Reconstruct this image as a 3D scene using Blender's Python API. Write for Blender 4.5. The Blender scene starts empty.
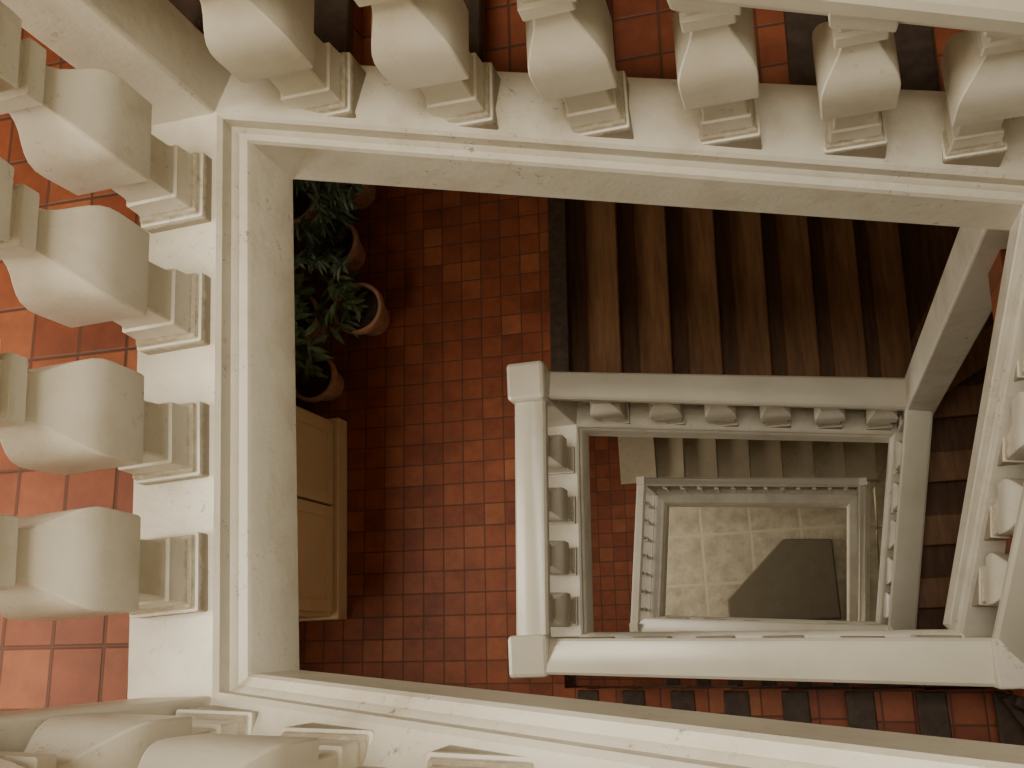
import bpy, bmesh, math, random
from mathutils import Vector, Matrix
random.seed(7)
C=bpy.context
COL=C.collection

# ---------------- materials ----------------
def newmat(name):
    m=bpy.data.materials.new(name); m.use_nodes=True
    nt=m.node_tree; b=nt.nodes['Principled BSDF']
    return m,nt,b
def N(nt,t,**k):
    n=nt.nodes.new(t)
    for a,v in k.items(): setattr(n,a,v)
    return n
def ramp(nt,fac,stops):
    r=N(nt,'ShaderNodeValToRGB'); e=r.color_ramp.elements
    while len(e)<len(stops): e.new(0.5)
    for i,(p,c) in enumerate(stops):
        e[i].position=p; e[i].color=(*c,1)
    nt.links.new(fac,r.inputs[0]); return r
def noise(nt,vec,scale,detail=5,rough=.6):
    n=N(nt,'ShaderNodeTexNoise'); n.inputs['Scale'].default_value=scale
    n.inputs['Detail'].default_value=detail; n.inputs['Roughness'].default_value=rough
    if vec: nt.links.new(vec,n.inputs['Vector'])
    return n
def mul(nt,a,b,fac=1,mode='MULTIPLY'):
    m=N(nt,'ShaderNodeMix',data_type='RGBA',blend_type=mode)
    m.inputs[0].default_value=fac
    nt.links.new(a,m.inputs[6]); nt.links.new(b,m.inputs[7]); return m.outputs[2]
def bump(nt,b,h,strength,dist=.01):
    bp=N(nt,'ShaderNodeBump'); bp.inputs['Strength'].default_value=strength; bp.inputs['Distance'].default_value=dist
    nt.links.new(h,bp.inputs['Height']); nt.links.new(bp.outputs[0],b.inputs['Normal'])

def mat_white(name,base,dark,rough=.5,speck=.75,bs=.35,foot=False):
    m,nt,b=newmat(name)
    g=N(nt,'ShaderNodeNewGeometry').outputs['Position']
    n1=noise(nt,g,2.2,6,.6); r1=ramp(nt,n1.outputs[0],[(.3,dark),(.62,base)])
    col=r1.outputs[0]
    if speck:
        n2=noise(nt,g,34,10,.85); r2=ramp(nt,n2.outputs[0],[(.39,(.22,.17,.11)),(.425,(1,1,1))])
        gate=noise(nt,g,3.5,4,.6); rg=ramp(nt,gate.outputs[0],[(.48,(0,0,0)),(.60,(1,1,1))])
        m1=N(nt,'ShaderNodeMix',data_type='RGBA',blend_type='MULTIPLY')
        sc=N(nt,'ShaderNodeMath',operation='MULTIPLY'); nt.links.new(rg.outputs[0],sc.inputs[0]); sc.inputs[1].default_value=speck
        nt.links.new(sc.outputs[0],m1.inputs[0]); nt.links.new(col,m1.inputs[6]); nt.links.new(r2.outputs[0],m1.inputs[7]); col=m1.outputs[2]
        n4=noise(nt,g,5,8,.65); r4=ramp(nt,n4.outputs[0],[(.34,(.76,.70,.60)),(.52,(1,1,1))])
        col=mul(nt,col,r4.outputs[0],.5)
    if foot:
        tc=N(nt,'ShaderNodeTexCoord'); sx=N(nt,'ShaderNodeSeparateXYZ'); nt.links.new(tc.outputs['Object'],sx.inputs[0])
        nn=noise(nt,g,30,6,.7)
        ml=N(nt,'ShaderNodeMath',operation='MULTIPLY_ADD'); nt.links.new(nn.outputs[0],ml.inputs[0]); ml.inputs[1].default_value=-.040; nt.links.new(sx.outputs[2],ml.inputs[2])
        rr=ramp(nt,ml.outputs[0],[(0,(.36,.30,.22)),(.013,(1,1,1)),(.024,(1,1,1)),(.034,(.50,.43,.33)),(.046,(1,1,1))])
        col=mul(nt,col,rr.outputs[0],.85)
    n3=noise(nt,g,30,8,.68)
    nt.links.new(col,b.inputs['Base Color']); b.inputs['Roughness'].default_value=rough
    bump(nt,b,n3.outputs[0],bs,.006)
    return m
M_WHITE=mat_white('white_painted_concrete',(.71,.665,.56),(.62,.575,.47),.42,.8,.4)
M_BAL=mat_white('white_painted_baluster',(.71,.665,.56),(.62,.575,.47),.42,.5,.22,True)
M_RAIL=mat_white('rail_paint',(.69,.645,.53),(.60,.555,.44),.27,0,.18)
M_WALL=mat_white('wall_plaster',(.60,.55,.43),(.52,.47,.35),.8,0)
M_CAB=mat_white('cabinet_paint',(.70,.53,.32),(.60,.44,.25),.42,0,.1)
M_CABG=mat_white('cabinet_gap',(.16,.11,.065),(.12,.08,.05),.8,0)
M_STONE=mat_white('stone_step',(.50,.425,.29),(.40,.335,.22),.7)

def mat_tile(name,size,cols,mortar,rough,rotz=0.0,off=(0,0),dirt=.8):
    m,nt,b=newmat(name)
    g=N(nt,'ShaderNodeNewGeometry').outputs['Position']
    mp=N(nt,'ShaderNodeMapping'); mp.inputs['Rotation'].default_value=(0,0,rotz)
    mp.inputs['Scale'].default_value=(1/size,1/size,1/size); mp.inputs['Location'].default_value=(off[0],off[1],0)
    nt.links.new(g,mp.inputs[0])
    fl=N(nt,'ShaderNodeVectorMath',operation='FLOOR'); nt.links.new(mp.outputs[0],fl.inputs[0])
    sp=N(nt,'ShaderNodeSeparateXYZ'); nt.links.new(fl.outputs[0],sp.inputs[0])
    cb=N(nt,'ShaderNodeCombineXYZ'); nt.links.new(sp.outputs[0],cb.inputs[0]); nt.links.new(sp.outputs[1],cb.inputs[1])
    wn=N(nt,'ShaderNodeTexWhiteNoise',noise_dimensions='3D'); nt.links.new(cb.outputs[0],wn.inputs['Vector'])
    r=ramp(nt,wn.outputs['Value'],cols)
    fr=N(nt,'ShaderNodeVectorMath',operation='FRACTION'); nt.links.new(mp.outputs[0],fr.inputs[0])
    s2=N(nt,'ShaderNodeSeparateXYZ'); nt.links.new(fr.outputs[0],s2.inputs[0])
    def edge(o):
        a=N(nt,'ShaderNodeMath',operation='SUBTRACT'); nt.links.new(o,a.inputs[0]); a.inputs[1].default_value=.5
        c=N(nt,'ShaderNodeMath',operation='ABSOLUTE'); nt.links.new(a.outputs[0],c.inputs[0]); return c.outputs[0]
    mx=N(nt,'ShaderNodeMath',operation='MAXIMUM'); nt.links.new(edge(s2.outputs[0]),mx.inputs[0]); nt.links.new(edge(s2.outputs[1]),mx.inputs[1])
    er=ramp(nt,mx.outputs[0],[(.458,(0,0,0)),(.486,(1,1,1))])
    mix=N(nt,'ShaderNodeMix',data_type='RGBA'); nt.links.new(er.outputs[0],mix.inputs[0])
    nz=noise(nt,g,6,8,.72); rz=ramp(nt,nz.outputs[0],[(.3,(.48,.46,.44)),(.65,(1.0,1.0,1.0))])
    col=mul(nt,r.outputs[0],rz.outputs[0],dirt)
    nt.links.new(col,mix.inputs[6]); mix.inputs[7].default_value=(*mortar,1)
    nt.links.new(mix.outputs[2],b.inputs['Base Color'])
    b.inputs['Roughness'].default_value=rough
    b.inputs['Specular IOR Level'].default_value=.25
    inv=N(nt,'ShaderNodeMath',operation='SUBTRACT'); inv.inputs[0].default_value=1; nt.links.new(er.outputs[0],inv.inputs[1])
    bump(nt,b,inv.outputs[0],.5,.004)
    return m
M_TILE=mat_tile('terracotta_tile',.135,[(0,(.200,.054,.023)),(.25,(.240,.065,.027)),(.8,(.275,.078,.031)),(1,(.325,.105,.044))],(.085,.038,.025),.55,.02)
M_FLAG=mat_tile('grey_flagstone',.62,[(0,(.43,.38,.275)),(1,(.44,.39,.285))],(.42,.37,.268),.9)
def mat_wood(name,c1,c2,sc=(1.2,14,14),rough=.45):
    m,nt,b=newmat(name)
    g=N(nt,'ShaderNodeNewGeometry').outputs['Position']
    mp=N(nt,'ShaderNodeMapping'); mp.inputs['Scale'].default_value=sc; nt.links.new(g,mp.inputs[0])
    n=noise(nt,mp.outputs[0],2.2,8,.65); r=ramp(nt,n.outputs[0],[(.3,c1),(.7,c2)])
    nt.links.new(r.outputs[0],b.inputs['Base Color']); b.inputs['Roughness'].default_value=rough
    b.inputs['Specular IOR Level'].default_value=.25
    bump(nt,b,n.outputs[0],.3,.004); return m
M_WOODY=mat_wood('shaded_tread_wood',(.065,.031,.015),(.140,.068,.032),(14,1.2,14),.6)  # dark tone paints in the shadow each step throws on the next tread
M_NOSEW=mat_wood('lit_nosing_wood',(.125,.062,.028),(.26,.130,.058),(14,1.2,14),.5)  # lighter copy of the tread wood, painting its lit front part
M_NOSE=mat_wood('nosing_wood',(.028,.018,.012),(.070,.044,.030),(10,10,10),.6)
M_DARK=mat_wood('floor_shadow_tone',(.115,.095,.062),(.135,.112,.075),(4,4,4),.85)  # dark colour standing for shadow on the ground floor
def plain(name,c,rough=.6,var=.25):
    m,nt,b=newmat(name)
    g=N(nt,'ShaderNodeNewGeometry').outputs['Position']
    n=noise(nt,g,25,4,.6); r=ramp(nt,n.outputs[0],[(.3,tuple(x*(1-var) for x in c)),(.7,tuple(x*(1+var) for x in c))])
    nt.links.new(r.outputs[0],b.inputs['Base Color']); b.inputs['Roughness'].default_value=rough; return m
M_POT=plain('clay_pot',(.42,.22,.14),.7)
M_SOIL=plain('soil',(.04,.028,.018),.95,.5)
M_LEAF=plain('leaf_green',(.085,.125,.05),.45,.45)
M_LEAF2=plain('leaf_dark',(.045,.072,.035),.5,.45)
M_STEM=plain('stem',(.10,.075,.04),.8)
M_GLASS=plain('window_pane',(.55,.6,.65),.2,.05)
M_FRAME=plain('window_frame_wood',(.35,.28,.2),.5)

# ---------------- helpers ----------------
def mkobj(name,verts,faces,mat,parent=None,smooth=None):
    me=bpy.data.meshes.new(name); me.from_pydata([tuple(v) for v in verts],[],faces); me.update()
    bm=bmesh.new(); bm.from_mesh(me); bmesh.ops.recalc_face_normals(bm,faces=bm.faces); bm.to_mesh(me); bm.free()
    me.materials.append(mat)
    if smooth:
        for p in me.polygons: p.use_smooth=True
        me.set_sharp_from_angle(angle=math.radians(smooth))
    o=bpy.data.objects.new(name,me); COL.objects.link(o)
    if parent: o.parent=parent
    return o
def empty(name,loc=(0,0,0)):
    e=bpy.data.objects.new(name,None); e.empty_display_size=.1; e.location=loc; COL.objects.link(e); return e
class Geo:
    def __init__(s): s.v=[];s.f=[]
    def prism(s,poly,z0,z1):
        n=len(poly);b=len(s.v)
        s.v+=[(x,y,z0) for x,y in poly]+[(x,y,z1) for x,y in poly]
        s.f.append(tuple(b+i for i in range(n))[::-1]); s.f.append(tuple(b+n+i for i in range(n)))
        for i in range(n): j=(i+1)%n; s.f.append((b+i,b+j,b+n+j,b+n+i))
    def box(s,a,c): s.prism([(a[0],a[1]),(c[0],a[1]),(c[0],c[1]),(a[0],c[1])],a[2],c[2])
    def make(s,name,mat,parent=None,bevel=0,smooth=None):
        o=mkobj(name,s.v,s.f,mat,parent,smooth)
        if bevel:
            m=o.modifiers.new('bevel','BEVEL'); m.width=bevel; m.segments=2; m.limit_method='ANGLE'
        return o
def box(name,a,c,mat,parent=None,bevel=0):
    g=Geo(); g.box(a,c); return g.make(name,mat,parent,bevel)

# ---------------- layout ----------------
XL,XR,YB,YT=-3.3,2.4,-1.6,3.4
TOP=7.6
LV=[4.0,0.0,-4.0,-7.6,-11.2]
Dx=[(-1.22,-.07),(-1.20,-.075),(-1.295,.03),(-1.34,.18),(-1.28,.1)]
Ax=[(-1.24,1.25),(-1.24,1.262),(-1.25,1.275),(-1.215,1.23),(-1.25,1.2)]
Bx=[(.80,1.24,1.12),(.79,1.25,1.12),(.68,1.275,1.27),(.50,1.23,1.2),(0,0,0)]
Cx=[None,(.62,-.20,1.13),(.61,-.035,1.13),(.51,.03,1.0),(.40,.03,1.0)]
path=[];kind=[];lev=[]
for i,z in enumerate(LV):
    if i>0:
        path.append((Cx[i][0],Cx[i][1],z+Cx[i][2])); kind.append('C'); lev.append(i)
    path.append((Dx[i][0],Dx[i][1],z)); kind.append('D'); lev.append(i)
    if i<4:
        path.append((Ax[i][0],Ax[i][1],z)); kind.append('A'); lev.append(i)
        path.append((Bx[i][0],Bx[i][1],z-Bx[i][2])); kind.append('B'); lev.append(i)
def mitre(path):
    out=[]
    n=len(path)
    for i,p in enumerate(path):
        ds=[]
        if i>0: a=path[i-1]; ds.append(Vector((p[0]-a[0],p[1]-a[1])).normalized())
        if i<n-1: a=path[i+1]; ds.append(Vector((a[0]-p[0],a[1]-p[1])).normalized())
        ns=[Vector((-d.y,d.x)) for d in ds]
        if len(ns)==1: m=ns[0]
        else:
            m=(ns[0]+ns[1]).normalized(); m=m/max(.3,m.dot(ns[0]))
        out.append(m)
    return out
MN=mitre(path)
def offs(i,u,dz=0):
    p=path[i]; return Vector((p[0]+MN[i].x*u,p[1]+MN[i].y*u,p[2]+dz))
def sweep(name,sec,mat,parent,i0,i1):
    k=len(sec); v=[];f=[]
    for i in range(i0,i1+1): v+=[offs(i,u,z) for u,z in sec]
    for i in range(i1-i0):
        for j in range(k):
            a=i*k+j;b=i*k+(j+1)%k
            f.append((a,b,b+k,a+k))
    f.append(tuple(range(k))); f.append(tuple(len(v)-k+j for j in range(k)))
    return mkobj(name,v,f,mat,parent,25)

bal=empty('stair_balustrade')
last=len(path)-1
iD2=[i for i in range(len(path)) if kind[i]=='D' and lev[i]==3][0]
iC2=[i for i in range(len(path)) if kind[i]=='C' and lev[i]==2][0]
curb=[(.215,.0),(.215,-.30),(-.032,-.30),(-.036,-.292),(-.036,-.085),(-.030,-.072),(-.012,-.066),(-.008,-.058),(0,-.05),(0,-.010),(.010,0)]
sweep('curb',curb,M_WHITE,bal,0,iC2)
curb2=[(.215,.0),(.215,-.27),(-.008,-.27),(-.012,-.262),(-.012,-.075),(-.008,-.062),(0,-.05),(0,-.010),(.010,0)]
sweep('curb_lower',curb2,M_WHITE,bal,iC2,last)
RH=.66
rail=[(.03,RH),(.18,RH),(.182,RH+.02),(.192,RH+.03),(.192,RH+.075),(.18,RH+.09),(.145,RH+.10),(.065,RH+.10),(.03,RH+.09),(.018,RH+.075),(.018,RH+.03),(.028,RH+.02)]
sweep('handrail',rail,M_RAIL,bal,0,iD2)
thin=[(.075,.72),(.135,.72),(.145,.735),(.145,.755),(.130,.77),(.08,.77),(.065,.755),(.065,.735)]
sweep('slim_handrail',thin,M_RAIL,bal,iD2,last)
sweep('slim_bottom_rail',[(.085,.05),(.125,.05),(.125,.075),(.085,.075)],M_RAIL,bal,iD2,last)

prof=[(-.07,.083),(.038,.083),(.041,.078),(.052,.076),(.058,.070),(.066,.068),(.115,.066),(.119,.060),(.135,.057),(.20,.055),
     (.225,.058),(.236,.070),(.242,.086),(.246,.091),(.251,.092),(.345,.094),(.372,.093),(.396,.088),(.417,.080),(.437,.070),(.457,.059),(.477,.050),(.497,.044),(.518,.041),
     (.521,.054),(.529,.060),(.568,.060),(.571,.048),(.586,.048),(.60,.056),(.606,.072),(.63,.074),(.675,.074)]
def bal_mesh(slope):
    v=[];f=[]
    for z,h in prof:
        c=min(.0035,h*.1)
        sh=slope if (z<0 or z>=.606) else 0
        for x,y in [(h-c,-h),(h,-h+c),(h,h-c),(h-c,h),(-h+c,h),(-h,h-c),(-h,-h+c),(-h+c,-h)]:
            v.append((x,y,z+sh*x))
    for i in range(len(prof)-1):
        for j in range(8):
            a=i*8+j;b=i*8+(j+1)%8; f.append((a,b,b+8,a+8))
    f.append(tuple(range(8))); f.append(tuple(len(v)-8+j for j in range(8)))
    me=bpy.data.meshes.new('baluster'); me.from_pydata(v,[],f)
    bm=bmesh.new(); bm.from_mesh(me); bmesh.ops.recalc_face_normals(bm,faces=bm.faces); bm.to_mesh(me); bm.free()
    for p in me.polygons: p.use_smooth=True
    me.set_sharp_from_angle(angle=math.radians(26)); me.materials.append(M_BAL)
    return me
def place_bal(i,ts):
    a=offs(i,.105);b=offs(i+1,.105)
    d=b-a; ang=math.atan2(d.y,d.x); slope=d.z/Vector((d.x,d.y)).length
    BM=bal_mesh(slope)
    for t in ts:
        p=a+d*t
        o=bpy.data.objects.new('baluster',BM); COL.objects.link(o); o.parent=bal
        o.location=p; o.rotation_euler=(random.uniform(-.012,.012),random.uniform(-.012,.012),ang+random.uniform(-.02,.02))
def tsa(i,ax,xs):
    a=offs(i,.105);b=offs(i+1,.105); return [(x-a[ax])/(b[ax]-a[ax]) for x in xs]
gbar=Geo()
for i in range(last):
    if i>=iD2:
        a=offs(i,.105);b=offs(i+1,.105);d=b-a; n=max(2,int(Vector((d.x,d.y)).length/.14))
        for q in range(1,n):
            p=a+d*(q/n); gbar.box((p.x-.012,p.y-.012,p.z-.02),(p.x+.012,p.y+.012,p.z+.73))
            gbar.box((p.x-.020,p.y-.020,p.z+.33),(p.x+.020,p.y+.020,p.z+.40))
        p=a; gbar.box((p.x-.035,p.y-.035,p.z-.1),(p.x+.035,p.y+.035,p.z+.82)); continue
    k=kind[i]
    if k=='D': place_bal(i,tsa(i,1,[1.07,.765,.46,.17]))
    elif k=='A': place_bal(i,tsa(i,0,[-1.035,-.715,-.395,-.07,.26,.585]))
    elif k=='B': place_bal(i,tsa(i,1,[1.10,.86,.62,.38,.14]))
    else: place_bal(i,tsa(i,0,[-1.12,-.79,-.46,-.13,.20,.48]))
gbar.make('slim_bars',M_RAIL,bal)
def newel(i,cap=True,h=.82,w=.092):
    p=offs(i,.105); g=Geo(); g.box((p.x-w,p.y-w,p.z-.27),(p.x+w,p.y+w,p.z+h)); g.make('newel_post',M_WHITE,bal,.008)
    if cap:
        g=Geo(); g.box((p.x-w-.014,p.y-w-.014,p.z+h-.12),(p.x+w+.014,p.y+w+.014,p.z+h+.02)); g.make('newel_cap',M_RAIL,bal,.022)
for i in range(0,last+1):
    k=kind[i]
    if k in 'DA' and i<iD2: newel(i)
    elif k=='B' and lev[i]<3:
        p=offs(i,.105); topz=path[i-4][2]-.27 if lev[i]>0 else p.z+.8
        g=Geo(); w=.092; g.box((p.x-w,p.y-w,p.z-.27),(p.x+w,p.y+w,topz)); g.make('corner_column',M_WHITE,bal,.01)
    elif k=='C' and i<iD2: newel(i,False,RH+.1,.088)

# ---------------- stairs ----------------
def hit(px,py,ang):
    dx,dy=math.cos(ang),math.sin(ang); t=1e9
    if dx>1e-6: t=min(t,(XR-px)/dx)
    if dx<-1e-6: t=min(t,(XL-px)/dx)
    if dy>1e-6: t=min(t,(YT-py)/dy)
    if dy<-1e-6: t=min(t,(YB-py)/dy)
    return (px+dx*t,py+dy*t)
PB=(.80,1.44); PC=(.72,-.27); X0=-1.33
L=[]
for k in range(8):
    x=X0+(PB[0]-X0)*k/7; L.append(((x,PB[1]),(x+.065,YT)))
for a in (60,30,0): L.append((PB,hit(*PB,math.radians(a))))
for k in range(1,5):
    y=PB[1]+(PC[1]-PB[1])*k/4; x=PB[0]+(PC[0]-PB[0])*k/4; L.append(((x,y),(XR,y)))
for a in (-30,-60,-90): L.append((PC,hit(*PC,math.radians(a))))
for k in range(1,8): x=PC[0]+(-1.27-PC[0])*k/7; L.append(((x,PC[1]),(x,YB)))
def onwall(p,q):
    if abs(p[1]-YT)<1e-4 and abs(q[0]-XR)<1e-4 and abs(q[1]-YT)>1e-4: return [(XR,YT)]
    if abs(p[0]-XR)<1e-4 and abs(q[1]-YB)<1e-4 and abs(p[1]-YB)>1e-4 and abs(q[0]-XR)>1e-4: return [(XR,YB)]
    return []
def stairs(ztop,H,treadsel,name):
    s=H/4.0
    def zk(k):
        if k<=7: return ztop-.168*s*k
        if k>=18: return ztop-H+.16*s*(25-k)
        a=.168*s*7; b=H-.16*s*7; return ztop-(a+(b-a)*(k-7)/11)
    e=empty(name); gs={}; noses={'tile':Geo(),'wood':Geo()}
    for k in range(1,25):
        a,b=L[k-1],L[k]; z=zk(k)
        poly=[a[0]]+([b[0]] if (Vector(b[0])-Vector(a[0])).length>1e-4 else [])+[b[1]]+list(reversed(onwall(a[1],b[1])))+[a[1]]
        key=treadsel(k)
        gs.setdefault(key,Geo()).prism(poly,z-.26,z)
        if key!='stone':
            p=Vector(b[0]);q=Vector(b[1]); d=(q-p).normalized()
            n=Vector((-d.y,d.x)); c=Vector(a[1])-p
            if n.dot(c)<0: n=-n
            w=.085 if key=='tile' else .17  # wood strip is wide so its lighter colour covers the lit part
            p2=p+d*.005
            noses[key].prism([tuple(t) for t in (p2-n*.04,q-n*.04,q+n*w,p2+n*w)],z-.04,z+.006)
    mt={'tile':M_TILE,'wood':M_WOODY,'stone':M_STONE}
    for key,g in gs.items(): g.make('treads_'+key,mt[key],e)
    g=Geo()
    if treadsel(1)!='stone': g.prism([(X0-.08,PB[1]),(X0+.04,PB[1]),(X0+.105,YT),(X0-.015,YT)],ztop-.04,ztop+.006); g.make('landing_edge',M_NOSE,e,.006)
    else: g.box((-1.62,PB[1],ztop-.04),(X0+.06,YT,ztop+.004)); g.make('landing_edge',M_STONE,e,.006)
    for key,g in noses.items():
        if g.v: g.make('nosings_'+key,M_NOSE if key=='tile' else M_NOSEW,e,.008)
    return e
stairs(LV[0],4.0,lambda k:'tile','staircase')
stairs(LV[1],4.0,lambda k:'tile','staircase')
stairs(LV[2],3.6,lambda k:'wood' if k<18 else 'tile','staircase')
stairs(LV[3],3.6,lambda k:'stone','staircase')

# ---------------- landings ----------------
def landing(name,z,mat):
    g=Geo(); xin=-1.42
    g.prism([(XL,YB),(-1.27,YB),(-1.27,PC[1]),(xin,PC[1]),(xin,PB[1]),(X0,PB[1]),(X0+.065,YT),(XL,YT)],z-.30,z-.004)
    return g.make(name,mat)
for z in LV[:4]: landing('floor_landing',z,M_TILE)
box('floor',(XL,YB,LV[4]-.2),(XR,YT,LV[4]),M_FLAG)
g=Geo(); g.prism([(-.98,.12),(.36,.12),(.36,1.08),(-.23,1.12),(-.98,.41)],LV[4],LV[4]+.08); g.make('shadow_slab',M_DARK,None,.02)  # added slab, a floor shadow built as a dark shape

# ---------------- walls ----------------
zb=LV[4]-.2
box('wall_left',(XL-.15,YB-.15,zb),(XL,YT+.15,TOP),M_WALL)
box('wall_right',(XR,YB-.15,zb),(XR+.15,YT+.15,TOP),M_WALL)
box('wall_back',(XL,YT,zb),(XR,YT+.15,TOP),M_WALL)
box('wall_front',(XL,YB-.15,zb),(XR,YB,TOP),M_WALL)
box('ceiling',(XL-.15,YB-.15,TOP),(XR+.15,YT+.15,TOP+.15),M_WALL)

# ---------------- windows + lights ----------------
def area(name,loc,rot,sx,sy,e,col):
    l=bpy.data.lights.new(name,'AREA'); l.shape='RECTANGLE'; l.size=sx; l.size_y=sy; l.energy=e; l.color=col
    o=bpy.data.objects.new(name,l); COL.objects.link(o); o.location=loc; o.rotation_euler=rot; return o
def window(idx,y0,y1,z0,z1):
    e=empty('window_%d'%idx); x=XL
    g=Geo(); t=.06
    g.box((x,y0-t,z0-t),(x+.05,y0,z1+t)); g.box((x,y1,z0-t),(x+.05,y1+t,z1+t)); g.box((x,y0,z0-t),(x+.05,y1,z0)); g.box((x,y0,z1),(x+.05,y1,z1+t))
    ym=(y0+y1)/2; g.box((x,ym-.025,z0),(x+.045,ym+.025,z1)); zm=(z0+z1)/2; g.box((x,y0,zm-.02),(x+.045,y1,zm+.02))
    g.make('frame',M_FRAME,e)
    box('panes',(x+.001,y0,z0),(x+.012,y1,z1),M_GLASS,e)
for i,(z,y0,p) in enumerate([(LV[1],-.6,100),(LV[2],-.2,58),(LV[3],0,40)]):
    window(i+1,y0,y0+1.3,z+1.4,z+2.7)
    area('window_light',(XL+.07,y0+.65,z+2.05),(0,math.radians(-90),0),1.2,1.2,p,(1,.92,.76))
area('ground_door_light',(XL+.1,1.0,LV[4]+1.3),(0,math.radians(-90),0),1.8,1.0,76,(1,.93,.78))
e=empty('added_skylight'); g=Geo()  # unseen skylight frame and lamp, added to light the well from above
for a,c in (((-1.8,-1.0),(-1.72,2.4)),((1.22,-1.0),(1.3,2.4)),((-1.72,-1.0),(1.22,-.92)),((-1.72,2.32),(1.22,2.4)),((-.29,-.92),(-.21,2.32))):
    g.box((a[0],a[1],TOP-.1),(c[0],c[1],TOP))
g.make('frame',M_FRAME,e)
area('added_skylight_light',(-.25,.7,TOP-.12),(0,0,0),2.9,3.2,760,(1,.94,.81))

# ---------------- cabinet ----------------
def cabinet():
    z=LV[2]; e=empty('cabinet',(0,0,0))
    xf=-2.86; y0,y1=.20,1.45
    g=Geo(); g.box((XL+.01,y0,z),(xf,y1,z+1.0)); g.make('carcass',M_CAB,e,.005)
    g=Geo(); g.box((XL+.01,y0-.015,z-.003),(xf+.055,y1+.015,z+.13)); g.make('base',M_CAB,e,.008)
    g=Geo(); g.box((XL+.01,y0-.02,z+1.0),(xf+.03,y1+.02,z+1.035)); g.make('top',M_CAB,e,.006)
    ym=(y0+y1)/2+.06
    for a,b in ((y0+.03,ym-.008),(ym+.008,y1-.03)):
        g=Geo(); g.box((xf,a,z+.16),(xf+.02,b,z+.97)); g.make('door',M_CAB,e,.004)
        g=Geo(); w=.07
        g.box((xf+.02,a,z+.16),(xf+.034,a+w,z+.97)); g.box((xf+.02,b-w,z+.16),(xf+.034,b,z+.97))
        g.box((xf+.02,a+w,z+.16),(xf+.034,b-w,z+.23)); g.box((xf+.02,a+w,z+.90),(xf+.034,b-w,z+.97)); g.make('door_frame',M_CAB,e,.003)
    g=Geo(); g.box((xf+.001,ym-.008,z+.14),(xf+.003,ym+.008,z+.98)); g.make('door_gap',M_CABG,e)
cabinet()

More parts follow.
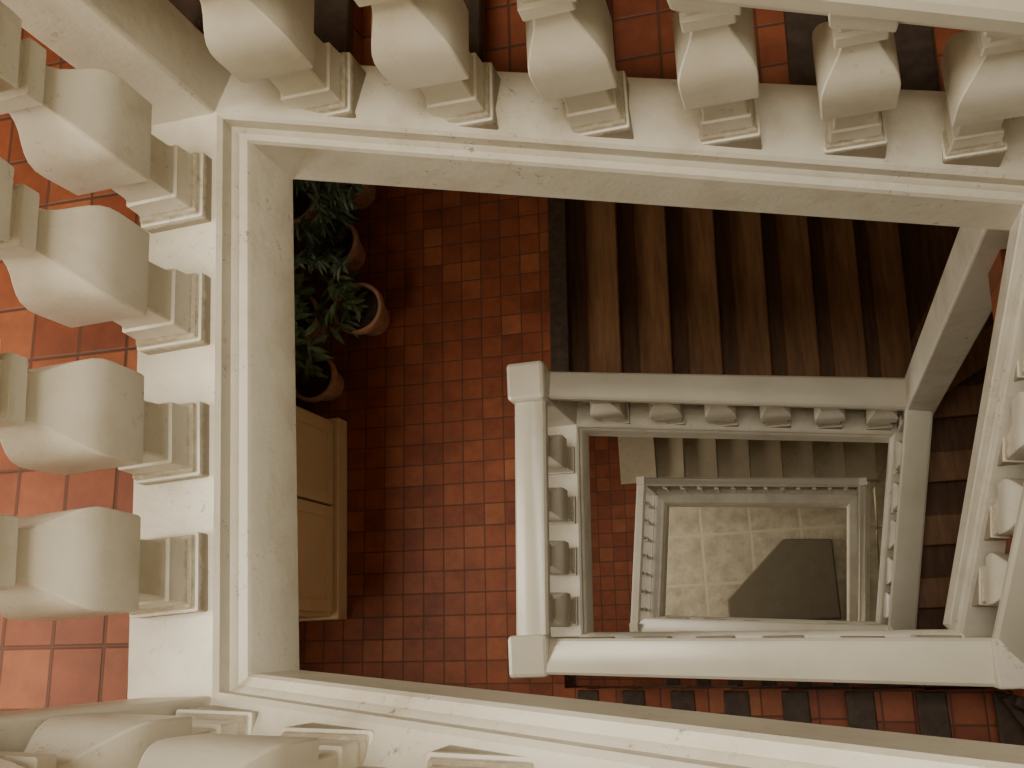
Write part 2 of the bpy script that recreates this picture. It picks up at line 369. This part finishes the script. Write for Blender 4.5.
# ---------------- plants ----------------
def lathe(pr,n=28):
    v=[];f=[]
    for r,z in pr:
        for j in range(n): a=2*math.pi*j/n; v.append((r*math.cos(a),r*math.sin(a),z))
    for i in range(len(pr)-1):
        for j in range(n): a=i*n+j;b=i*n+(j+1)%n; f.append((a,b,b+n,a+n))
    f.append(tuple(range(n))); f.append(tuple(len(v)-n+j for j in range(n)))
    return v,f
def plant(x,y,r,h,foliage_h,nst,nleaf,lw,ll,mat,lean=(0,0),spread=.5,droop=.2):
    z=LV[2]; e=empty('potted_plant',(x,y,z-.004))
    v,f=lathe([(r*.62,0),(r*.66,.005),(r*.92,h*.78),(r*.93,h*.80),(r*1.04,h*.80),(r*1.06,h*.84),(r*1.06,h*.98),(r*1.03,h),(r*.93,h),(r*.90,h*.97),(r*.89,h*.88)])
    mkobj('pot',v,f,M_POT,e,35)
    v,f=lathe([(r*.88,h*.80),(r*.88,h*.885),(r*.4,h*.90),(.001,h*.905)]); mkobj('soil',v,f,M_SOIL,e,50)
    V=[];F=[];SV=[];SF=[]
    for s in range(nst):
        a=random.uniform(0,2*math.pi); rr=random.uniform(0,r*.5)
        p=Vector((rr*math.cos(a),rr*math.sin(a),h*.88))
        dirv=Vector((math.cos(a)*spread*random.uniform(.2,1)+lean[0],math.sin(a)*spread*random.uniform(.2,1)+lean[1],1)).normalized()
        Ls=foliage_h*random.uniform(.6,1.1); seg=8; pts=[p.copy()]
        d=dirv.copy()
        for q in range(seg):
            d=(d+Vector((random.uniform(-.15,.15),random.uniform(-.15,.15),-.03*droop))).normalized(); p=p+d*Ls/seg; pts.append(p.copy())
        for q in range(seg):
            w=.006*(1-q/seg)+.002; b=len(SV)
            for P in (pts[q],pts[q+1]):
                SV+=[P+Vector((w,0,0)),P+Vector((-w*.5,w*.87,0)),P+Vector((-w*.5,-w*.87,0))]
            SF+=[(b,b+1,b+4,b+3),(b+1,b+2,b+5,b+4),(b+2,b,b+3,b+5)]
        for q in range(nleaf):
            t=random.uniform(.15,1)**.8; k=min(seg-1,int(t*seg)); P=pts[k].lerp(pts[k+1],t*seg-k)
            an=random.uniform(0,2*math.pi); el=random.uniform(-.3,.6)
            D=Vector((math.cos(an)*math.cos(el),math.sin(an)*math.cos(el),math.sin(el)))
            S=D.cross(Vector((0,0,1))).normalized(); U=S.cross(D)
            l=ll*random.uniform(.6,1.15); w=lw*random.uniform(.7,1.1)
            b=len(V); P0=P
            for (tt,ww) in [(0,.08),(.25,.8),(.5,1),(.75,.7),(1,.03)]:
                c=P0+D*l*tt-Vector((0,0,1))*l*.35*tt*tt
                V.extend([c-S*w*ww*.5+U*w*.12*ww, c, c+S*w*ww*.5+U*w*.12*ww])
            for m in range(4):
                o=b+m*3; F+= [(o,o+1,o+4,o+3),(o+1,o+2,o+5,o+4)]
    wx=XL-x+.03
    def cl(q):
        q=Vector((max(q.x,wx),q.y,q.z))
        if y<2 and q.y+y<1.50: q.y=1.50-y+random.uniform(0,.02)
        return q
    V=[cl(q) for q in V]; SV=[cl(q) for q in SV]
    mkobj('stems',SV,SF,M_STEM,e); mkobj('foliage',V,F,mat,e,60)
plant(-2.60,2.14,.165,.30,.38,6,11,.038,.13,M_LEAF,(-.55,.1),.5)
plant(-2.93,1.72,.155,.28,.50,6,12,.042,.15,M_LEAF,(-.2,.3),.45)
plant(-2.78,2.62,.17,.30,.85,14,34,.022,.10,M_LEAF2,(.0,.0),.65)
plant(-3.05,2.16,.15,.28,.80,8,18,.04,.14,M_LEAF,(.08,0),.45)
plant(-2.70,3.08,.17,.30,.9,14,34,.022,.10,M_LEAF2,(.0,0),.6)
plant(-3.08,2.99,.17,.30,1.0,12,32,.022,.10,M_LEAF2,(.2,-.1),.6)

# ---------------- world & camera ----------------
w=bpy.data.worlds.new('world'); C.scene.world=w; w.use_nodes=True
w.node_tree.nodes['Background'].inputs[0].default_value=(1,.95,.85,1); w.node_tree.nodes['Background'].inputs[1].default_value=.3
cd=bpy.data.cameras.new('camera'); cd.lens=995/1024*36; cd.sensor_width=36; cd.clip_start=.02
co=bpy.data.objects.new('camera',cd); COL.objects.link(co)
dn=Vector((300,-246,-995)); vx=350-512; vy=-(dn.x*vx+995*995)/dn.y
v=Vector((vx,vy,-995)); Z=-dn.normalized(); Y=v.normalized()
if vy<0: Y=-Y
X=Y.cross(Z).normalized()
co.matrix_world=Matrix.Translation((0,0,1.9))@Matrix((X,Y,Z)).to_4x4()
C.scene.camera=co
